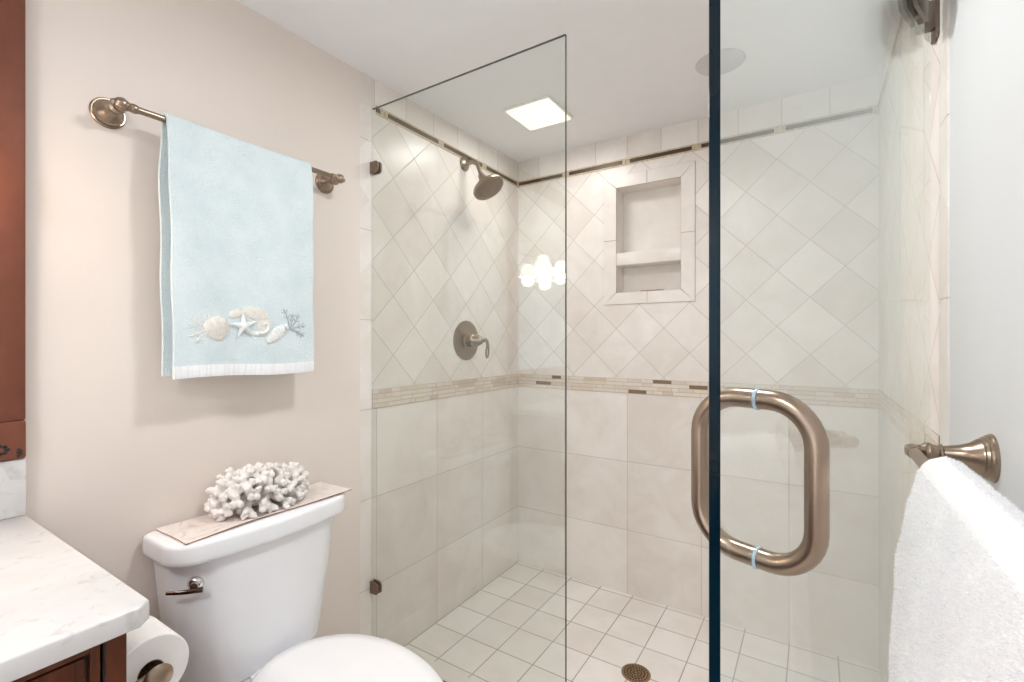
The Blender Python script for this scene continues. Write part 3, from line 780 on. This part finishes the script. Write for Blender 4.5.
for i in range(1, len(rads)):
    solid = i in (1, 3, 5, 7, 9)
    nh = {2: 6, 4: 12, 6: 18, 8: 24}.get(i, 0); per = SG // nh if nh else 0
    for k in range(SG):
        if not solid and (k % per) < per * 0.62: continue
        a0, a1 = 2 * PI * k / SG, 2 * PI * (k + 1) / SG
        c4_ = [(rads[i - 1], a0), (rads[i], a0), (rads[i], a1), (rads[i - 1], a1)]
        if i == 1: c4_ = c4_[1:] if False else [(0, 0), (rads[1], a0), (rads[1], a1)]
        f = [t.verts.new((-0.611 + r * math.cos(a), 1.885 + r * math.sin(a), 0.004 - 0.0025 * (r / 0.058) ** 4)) for r, a in c4_]
        t.faces.new(f)
bmesh.ops.remove_doubles(t, verts=t.verts, dist=1e-5)
bmesh.ops.recalc_face_normals(t, faces=t.faces)
ex = bmesh.ops.extrude_face_region(t, geom=t.faces[:])
bmesh.ops.translate(t, vec=(0, 0, -0.002), verts=[v for v in ex['geom'] if isinstance(v, bmesh.types.BMVert)])
bmesh.ops.recalc_face_normals(t, faces=t.faces)
merge(bm, t, 0); obj('drain_grate', bm, flat('aged_brass', (0.36, 0.24, 0.15), 0.35, 0.9), dr)
bm = bmn()
pl = [(-0.79, 0.0), (-0.775, -0.010), (-0.70, -0.013), (-0.667, -0.008), (-0.662, 0.004), (-0.69, 0.012), (-0.76, 0.012), (-0.785, 0.008)]
prism(bm, [(x, 2.505 + y) for x, y in pl], 1.6072, 1.617, None, 0.003)
tag(obj('soap_bar', bm, flat('brown_soap', (0.30, 0.20, 0.13), 0.5)), 'thin brown soap sliver lying in the lower niche shelf', 'soap')

# ------------------------------------------------------------------ toilet
def plan(xb, xf, y0, y1, rf, rb_, bow, z, n=10):
    """rounded rectangle seen from above; front is +X with a slight bow"""
    pts = []
    def arc(cx, cy, r, a0, a1):
        for k in range(n + 1):
            a = a0 + (a1 - a0) * k / n; pts.append([cx + r * math.cos(a), cy + r * math.sin(a)])
    arc(xb + rb_, y0 + rb_, rb_, PI, 1.5 * PI); arc(xf - rf, y0 + rf, rf, -PI / 2, 0)
    for k in range(1, 12): pts.append([xf, y0 + rf + (y1 - y0 - 2 * rf) * k / 12])
    arc(xf - rf, y1 - rf, rf, 0, PI / 2); arc(xb + rb_, y1 - rb_, rb_, PI / 2, PI)
    cy = (y0 + y1) / 2; hw = (y1 - y0) / 2; out = []
    for x, y in pts:
        w_ = max(0, (x - xb) / (xf - xb)); out.append((x + bow * (1 - ((y - cy) / hw) ** 2) * w_, y, z))
    return out
toilet = thing('toilet', 'white two piece toilet against the beige wall, lid closed', 'toilet', (-1.2, 0.795, 0.0))
TY0, TY1 = 0.548, 1.056
bm = bmn(); R = []
for u, z in ((0.0, 0.408), (0.04, 0.43), (0.3, 0.52), (0.6, 0.63), (0.85, 0.73), (1, 0.785)):
    sy = 0.050 * (1 - u) ** 1.15; sx_ = 0.012 * (1 - u)
    R.append(plan(-1.512, -1.346 - sx_, TY0 + sy * 0.75, TY1 - sy, 0.105, 0.02, 0.032, z))
R.insert(0, plan(-1.505, -1.372, TY0 + 0.05, TY1 - 0.062, 0.09, 0.02, 0.028, 0.40))
loft(bm, R); obj('tank', bm, M_PORC, toilet, 50)
bm = bmn()
lidp = lambda e, z: plan(-1.516 + e, -1.330 - e, 0.527 + e, 1.066 - e, 0.062, 0.02, 0.034, z)
loft(bm, [lidp(0.012, 0.7755), lidp(0.004, 0.777), lidp(0.0008, 0.781), lidp(0.0, 0.79), lidp(0.0, 0.820), lidp(0.0012, 0.826), lidp(0.004, 0.830), lidp(0.010, 0.8325)]); obj('tank_lid', bm, M_PORC, toilet, 50)
ln_ = Vector((0.8, -0.6, 0)); base_p = Vector((-1.362, 0.5955, 0.715))   # lever on the rounded corner
lev = bmn(); lathe(lev, [(0, -0.012), (0.019, -0.012), (0.019, 0.004), (0.016, 0.009), (0.010, 0.012), (0.009, 0.022), (0, 0.022)], base_p, ln_, 28)
o = obj('lever_escutcheon', lev, M_CHROME, toilet)
lev = bmn(); side = Vector((-0.6, -0.8, 0)); q0 = base_p + ln_ * 0.022 + Vector((0, 0, -0.010)); rings = []
for k in range(9):
    u = k / 8; p = q0 + side * (-0.020 + 0.080 * u) + ln_ * (0.005 * math.sin(u * 3)) + Vector((0, 0, 0.004 * u)); hz = 0.0072 - 0.003 * u; hn = 0.0055 - 0.002 * u
    rings.append([p + ln_ * hn * math.cos(a) + Vector((0, 0, hz * math.sin(a))) for a in [2 * PI * j / 12 + PI / 12 for j in range(12)]])
loft(lev, rings); obj('flush_lever', lev, flat('polished_lever', (0.10, 0.065, 0.055), 0.15, 0.9), toilet)
# bowl
def egg(xb, xf, cy, hw, z, n=48, p=1.0):
    cx, a = (xb + xf) / 2, (xf - xb) / 2; out = []
    for k in range(n):
        t_ = 2 * PI * k / n; c_, s_ = math.cos(t_), math.sin(t_)
        out.append((cx + a * c_, cy + hw * s_ * (1 + 0.10 * (-c_)) * (1.0), z))
    return out
CYT = 0.795
bm = bmn(); rows = [(-1.40, -0.90, 0.115, 0.0), (-1.40, -0.90, 0.115, 0.02), (-1.40, -0.93, 0.10, 0.10), (-1.40, -0.92, 0.105, 0.2), (-1.38, -0.80, 0.16, 0.32), (-1.34, -0.73, 0.19, 0.385), (-1.34, -0.715, 0.197, 0.405), (-1.34, -0.717, 0.195, 0.4145)]
loft(bm, [egg(a, b, CYT, h_, z) for a, b, h_, z in rows])
box(bm, -1.50, -1.22, CYT - 0.13, CYT + 0.13, 0.30, 0.402, 0.02, 3)
obj('bowl', bm, M_PORC, toilet, 50)
bm = bmn(); loft(bm, [egg(-1.285 + e, -0.700 - e, CYT, 0.204 - e, z + 0.002) for e, z in ((0.006, 0.4135), (0.0, 0.417), (0.0, 0.425), (0.006, 0.429))]); obj('seat', bm, M_SEAT, toilet, 50)
bm = bmn(); loft(bm, [egg(-1.300 + e, -0.694 - e, CYT, 0.208 - e, z + 0.003) for e, z in ((0.006, 0.4295), (0.0, 0.433), (0.0, 0.441), (0.008, 0.448), (0.04, 0.4515), (0.12, 0.4525), (0.19, 0.4528))])
obj('seat_lid', bm, M_SEAT, toilet, 50)
for y in (CYT - 0.075, CYT + 0.075):
    bm = bmn(); box(bm, -1.302, -1.262, y - 0.02, y + 0.02, 0.4025, 0.432, 0.006); obj('seat_hinge', bm, M_SEAT, toilet)

# shell mat on the tank, coral on the mat
bm = bmn(); nx, ny = 10, 40; A = []; B = []
for i in range(nx + 1):
    ra, rb2 = [], []
    for j in range(ny + 1):
        x = -1.510 + 0.172 * i / nx; y = 0.560 + 0.508 * j / ny
        x += 0.004 * math.sin(y * 14) * (i / nx)
        z = 0.8345 + 0.0009 * math.sin(x * 40 + y * 13) + (0.004 * (i / nx) ** 6) * (0.5 + 0.5 * math.sin(y * 20))
        if j > ny - 2: z += 0.001
        ra.append((x, y, z + 0.0022)); rb2.append((x, y, z - 0.0006))
    A.append(ra); B.append(rb2)
VA = [[bm.verts.new(p) for p in r] for r in A]; VB = [[bm.verts.new(p) for p in r] for r in B]
for i in range(nx):
    for j in range(ny):
        bm.faces.new((VA[i][j], VA[i + 1][j], VA[i + 1][j + 1], VA[i][j + 1])); bm.faces.new((VB[i][j], VB[i][j + 1], VB[i + 1][j + 1], VB[i + 1][j]))
for j in range(ny):
    for i, fl in ((0, 0), (nx, 1)):
        f = bm.faces.new((VA[i][j], VA[i][j + 1], VB[i][j + 1], VB[i][j])); f.material_index = 1
for i in range(nx):
    for j in (0, ny):
        f = bm.faces.new((VA[i][j], VB[i][j], VB[i + 1][j], VA[i + 1][j])); f.material_index = 1
bmesh.ops.recalc_face_normals(bm, faces=bm.faces)
tag(obj('shell_mat', bm, [M_MAT, M_MATE], None, 60), 'pinkish seashell print mat lying on the toilet tank lid', 'mat')

def coral():
    bm = bmn(); rr = random.Random(21); c = Vector((-1.425, 0.806, 0.870)); ax = Vector((0.076, 0.150, 0.098))
    def chain(a, b, r0, r1, n):
        for k in range(n + 1):
            u = k / n; p = a.lerp(b, u); jit = 1 + rr.uniform(-0.1, 0.12)
            p += Vector((rr.uniform(-1, 1), rr.uniform(-1, 1), rr.uniform(-1, 1))) * 0.0012
            p.z = max(p.z, 0.848); sph(bm, p, (r0 + (r1 - r0) * u) * jit, 1)
    N_ = 62; ga = PI * (3 - math.sqrt(5))
    for k in range(N_):
        zz = -0.35 + 1.35 * (k + 0.5) / N_; rad = math.sqrt(max(0, 1 - zz * zz)); a = k * ga
        d = Vector((rad * math.cos(a), rad * math.sin(a), zz))
        L = rr.uniform(0.86, 1.05)
        # lower on the left side, as the photograph's piece is
        zf = math.copysign(abs(d.z) ** 0.75, d.z); tip = c + Vector((d.x * ax.x * L, d.y * ax.y * L, zf * ax.z * L + 0.022 * max(0, -d.y)))
        inner = c + Vector((d.x * ax.x * 0.25, d.y * ax.y * 0.62, max(0.0, d.z) * ax.z * 0.3))
        mid = inner.lerp(tip, 0.62)
        chain(inner, mid, 0.0105, 0.0108, 7)
        dirn = (tip - mid); ln = max(dirn.length, 0.022); dirn = (dirn.normalized() + Vector((d.x, d.y * 0.6, d.z)) * 0.5).normalized()
        o1 = dirn.orthogonal().normalized(); nf = rr.choice((2, 3, 3, 4)); ph = rr.random() * 6
        for q in range(nf):
            b = ph + 2 * PI * q / nf; sd = (o1 * math.cos(b) + dirn.cross(o1) * math.sin(b))
            e = mid + (dirn + sd * rr.uniform(0.55, 0.95)).normalized() * ln * rr.uniform(0.75, 1.1)
            chain(mid, e, 0.0118, 0.0108, 4)
            for _ in range(2):
                w2 = (dirn * 0.6 + Vector((rr.uniform(-1, 1), rr.uniform(-1, 1), rr.uniform(-0.6, 1)))).normalized()
                sph(bm, e + w2 * 0.0085, 0.0062, 1)
    for _ in range(40):
        y = rr.uniform(-1, 1); sph(bm, (c.x + rr.uniform(-0.03, 0.03), c.y + y * 0.085, 0.855 + rr.uniform(0, 0.015)), 0.014, 1)
    for v in bm.verts: v.co.z = max(v.co.z, 0.8392)
    return bm
co = obj('coral', coral(), M_CORAL, None, 180)
md = co.modifiers.new('remesh', 'REMESH'); md.mode = 'VOXEL'; md.voxel_size = 0.0024; md.use_smooth_shade = True
tag(co, 'white branching coral cluster sitting on the shell mat', 'coral')

# ------------------------------------------------------------------ vanity
CX, CYE, CZT = -0.841, 0.310, 0.953; VY0 = -1.05
van = thing('vanity_cabinet', 'dark cherry wood vanity cabinet under the white counter', 'vanity cabinet', (-1.2, -0.37, 0))
FX = -0.884; CE = 0.290; CT = 0.921
bm = bmn()
box(bm, XL + 0.002, FX - 0.019, VY0 + 0.01, CE, 0.10, CT, 0.001); box(bm, XL + 0.06, FX - 0.07, VY0 + 0.01, CE - 0.01, 0, 0.10)
obj('cabinet_body', bm, M_WOOD, van)
bm = bmn()   # face frame stiles and rails
sty = [CE, CE - 0.026]; bays = [(-0.19, 0.264), (-0.62, -0.19), (VY0 + 0.01, -0.62)]
box(bm, FX - 0.020, FX, CE - 0.026, CE + 0.001, 0.10, CT, 0.002)
box(bm, FX - 0.020, FX - 0.003, VY0 + 0.01, CE - 0.026, CT - 0.006, CT, 0.0005); box(bm, FX - 0.020, FX, VY0 + 0.01, CE - 0.026, 0.10, 0.13, 0.002)
box(bm, FX - 0.020, FX - 0.015, VY0 + 0.01, CE - 0.026, 0.13, CT - 0.006, mi=1)
box(bm, FX - 0.004, FX + 0.001, CE - 0.0285, CE - 0.0262, 0.13, CT - 0.008, mi=1)
obj('face_frame', bm, [M_WOOD, M_GLAZE], van)
def front(name, y0, y1, z0, z1, knob_yz):
    bm = bmn(); x0, x1 = FX - 0.014, FX + 0.004
    e = 0.012
    # outer frame (bead), dark groove, centre panel
    for a, b, c_, d_ in ((y0, y0 + e, z0, z1), (y1 - e, y1, z0, z1), (y0 + e, y1 - e, z0, z0 + e), (y0 + e, y1 - e, z1 - e, z1)):
        box(bm, x0, x1, a, b, c_, d_, 0.0022, 2, 0)
    box(bm, x0, x1 - 0.009, y0 + e, y1 - e, z0 + e, z1 - e, 0, 1, 1)
    box(bm, x0, x1 - 0.003, y0 + e + 0.004, y1 - e - 0.004, z0 + e + 0.004, z1 - e - 0.004, 0.003, 2, 0)
    d = obj(name, bm, [M_WOOD, M_GLAZE], van)
    bm = bmn(); lathe(bm, [(0, 0), (0.009, 0), (0.006, 0.004), (0.005, 0.014), (0.012, 0.019), (0.015, 0.024), (0.012, 0.030), (0, 0.032)], (x1 - 0.004, *knob_yz), (1, 0, 0), 24)
    obj('knob', bm, M_BRONZE, d)
for a, b in bays:
    m_ = (a + b) / 2
    front('drawer', a + 0.004, b - 0.006, 0.745, 0.908, (m_, 0.825))
    front('cabinet_door', a + 0.004, b - 0.006, 0.14, 0.735, (b - 0.05, 0.66))
bm = bmn(); prism(bm, [(XL + 0.001, VY0), (CX, VY0), (CX, CYE - 0.016), (CX - 0.015, CYE), (XL + 0.001, CYE)], CT + 0.001, CZT, None, 0.0035, seg=3)
tag(obj('countertop', bm, M_QZ), 'white speckled quartz countertop on the cherry vanity', 'countertop')
bm = bmn(); box(bm, XL + 0.001, XL + 0.021, VY0, CYE - 0.001, CZT + 0.0005, 1.081, 0.0015); tag(obj('backsplash', bm, M_QZ), 'low white quartz backsplash along the wall behind the counter', 'backsplash')
# framed mirror
mir = thing('mirror', 'wall mirror in a cherry wood frame with carved corners over the vanity', 'mirror', (XL, -0.37, 1.083))
MY0, MY1, MZ0, MZ1, FW = -1.05, 0.308, 1.083, 2.395, 0.085
bm = bmn()
for a, b, c_, d_ in ((MY0, MY0 + FW, MZ0 + FW, MZ1 - FW), (MY1 - FW, MY1, MZ0 + FW, MZ1 - FW), (MY0 + FW, MY1 - FW, MZ0, MZ0 + FW), (MY0 + FW, MY1 - FW, MZ1 - FW, MZ1)):
    box(bm, XL + 0.001, XL + 0.024, a, b, c_, d_, 0.004)
for a in (MY0, MY1 - FW):
    for c_ in (MZ0, MZ1 - FW):
        box(bm, XL + 0.001, XL + 0.027, a, a + FW, c_, c_ + FW, 0.004)
obj('mirror_frame', bm, M_FRAME, mir)
for a in (MY0, MY1 - FW):
    for c_ in (MZ0, MZ1 - FW):
        bm = bmn(); oy, oz = a + FW / 2, c_ + FW / 2
        for k in range(8):
            aa = k * PI / 4; p = Vector((XL + 0.027, oy + 0.012 * math.cos(aa), oz - 0.018 + 0.009 * math.sin(aa))); sph(bm, p, 0.0045, 2, sc=(0.4, 1, 1))
        for sy in (1, -1):
            for sz in (1, -1):
                for k in range(3): sph(bm, (XL + 0.027, oy + sy * (0.030 + 0.004 * (k % 2)), oz - 0.028 + sz * (0.007 - 0.004 * k)), 0.0035, 1, sc=(0.4, 1, 1))
        obj('corner_carving', bm, M_GLAZE, mir)
bm = bmn(); box(bm, XL + 0.001, XL + 0.010, MY0 + FW, MY1 - FW, MZ0 + FW, MZ1 - FW); obj('mirror_glass', bm, M_MIRROR, mir)
# vanity light: back plate on the mirror, arms, four bell shades
vl = thing('vanity_light', 'vanity wall light with glowing white bell shades, over the mirror', 'wall light', (XL + 0.01, -0.13, 1.9))
bm = bmn(); box(bm, XL + 0.010, XL + 0.028, -0.25, 0.01, 1.86, 1.94, 0.006); tube(bm, [(XL + 0.05, -0.39, 1.90), (XL + 0.05, 0.15, 1.90)], 0.008, 14)
tube(bm, [(XL + 0.02, -0.12, 1.90), (XL + 0.05, -0.12, 1.90)], 0.01, 14); obj('back_plate', bm, M_BRONZE, vl)
for y in (-0.36, -0.12, 0.12):
    bm = bmn(); tube(bm, [(XL + 0.05, y, 1.90), (XL + 0.08, y, 1.93), (XL + 0.12, y, 1.925), (XL + 0.135, y, 1.90), (XL + 0.135, y, 1.885)], 0.006, 12)
    lathe(bm, [(0, 0.02), (0.018, 0.018), (0.024, 0.0), (0, 0)], (XL + 0.135, y, 1.868), (0, 0, 1), 20); obj('arm', bm, M_BRONZE, vl)
    bm = bmn(); lathe(bm, [(0.022, 0), (0.032, -0.012), (0.042, -0.035), (0.050, -0.065), (0.066, -0.092), (0.062, -0.092), (0.046, -0.064), (0.038, -0.035), (0.028, -0.013), (0.018, -0.002)], (XL + 0.135, y, 1.870), (0, 0, 1), 28)
    obj('bell_shade', bm, M_SHADE, vl)
    lamp('vanity_bulb_light', 'POINT', (XL + 0.135, y, 1.755), 1.0, (1, 0.68, 0.42), 0.04)
# room ceiling fixtures outside the frame; the one near the window is added fill
for (x, y, r, lb) in ((-0.42, 0.93, 0.13, 'round white flush ceiling lamp in front of the shower'), (-0.62, -0.75, 0.16, 'added round white flush ceiling lamp near the window, unseen, for fill light')):
    cl = thing('ceiling_lamp', lb, 'ceiling lamp', (x, y, zc(y)))
    bm = bmn(); lathe(bm, [(0, 0), (r, 0), (r, 0.02), (r - 0.01, 0.026), (0, 0.026)], (x, y, zc(y)), (0, 0, -1), 40); obj('lamp_base', bm, M_WHITE, cl)
    bm = bmn(); lathe(bm, [(0, 0.0262), (r - 0.015, 0.0262), (r - 0.03, 0.045), (r * 0.5, 0.058), (0, 0.062)], (x, y, zc(y)), (0, 0, -1), 40); obj('diffuser', bm, M_LAMP, cl)

# ------------------------------------------------------------------ toilet paper and its holder
PY, PZ, PR = 0.364, 0.754, 0.062
tp = bmn()
lathe(tp, [(0.021, 0), (PR - 0.002, 0), (PR, 0.002), (PR, 0.110), (PR - 0.002, 0.112), (0.021, 0.112)], (-1.000, PY, PZ), (-1, 0, 0), 56)
lathe(tp, [(0.021, 0.112), (0.020, 0.112), (0.020, 0.0), (0.021, 0.0)], (-1.000, PY, PZ), (-1, 0, 0), 40, 1)
tag(obj('toilet_paper_roll', tp, [M_PAPER, M_CARD]), 'white toilet paper roll beside the vanity and toilet', 'toilet paper')
hp = thing('paper_holder', 'bronze toilet paper holder on the side of the vanity', 'paper holder', (-1.056, CE, PZ))
bm = bmn(); tube(bm, [(-0.975, PY, PZ), (-1.137, PY, PZ)], 0.008, 16); obj('spindle', bm, M_BRONZE, hp)
for x, sg in ((-0.981, 1), (-1.131, -1)):
    bm = bmn(); lathe(bm, [(0, 0), (0.024, 0), (0.024, 0.004), (0.018, 0.008), (0.010, 0.018), (0.008, 0.04), (0.009, 0.055), (0.012, 0.062), (0.012, 0.068), (0, 0.070)], (x, CE + 0.001, PZ), (0, 1, 0), 28)
    lathe(bm, [(0, -0.008), (0.012, -0.008), (0.014, 0.002), (0.022, 0.006), (0.024, 0.010), (0.019, 0.015), (0.010, 0.018), (0, 0.019)], (x, PY, PZ), (sg, 0, 0), 28)
    obj('post', bm, M_BRONZE, hp)
for o in bpy.data.objects:
    for k in ('_off', '_root'):
        if k in o: del o[k]
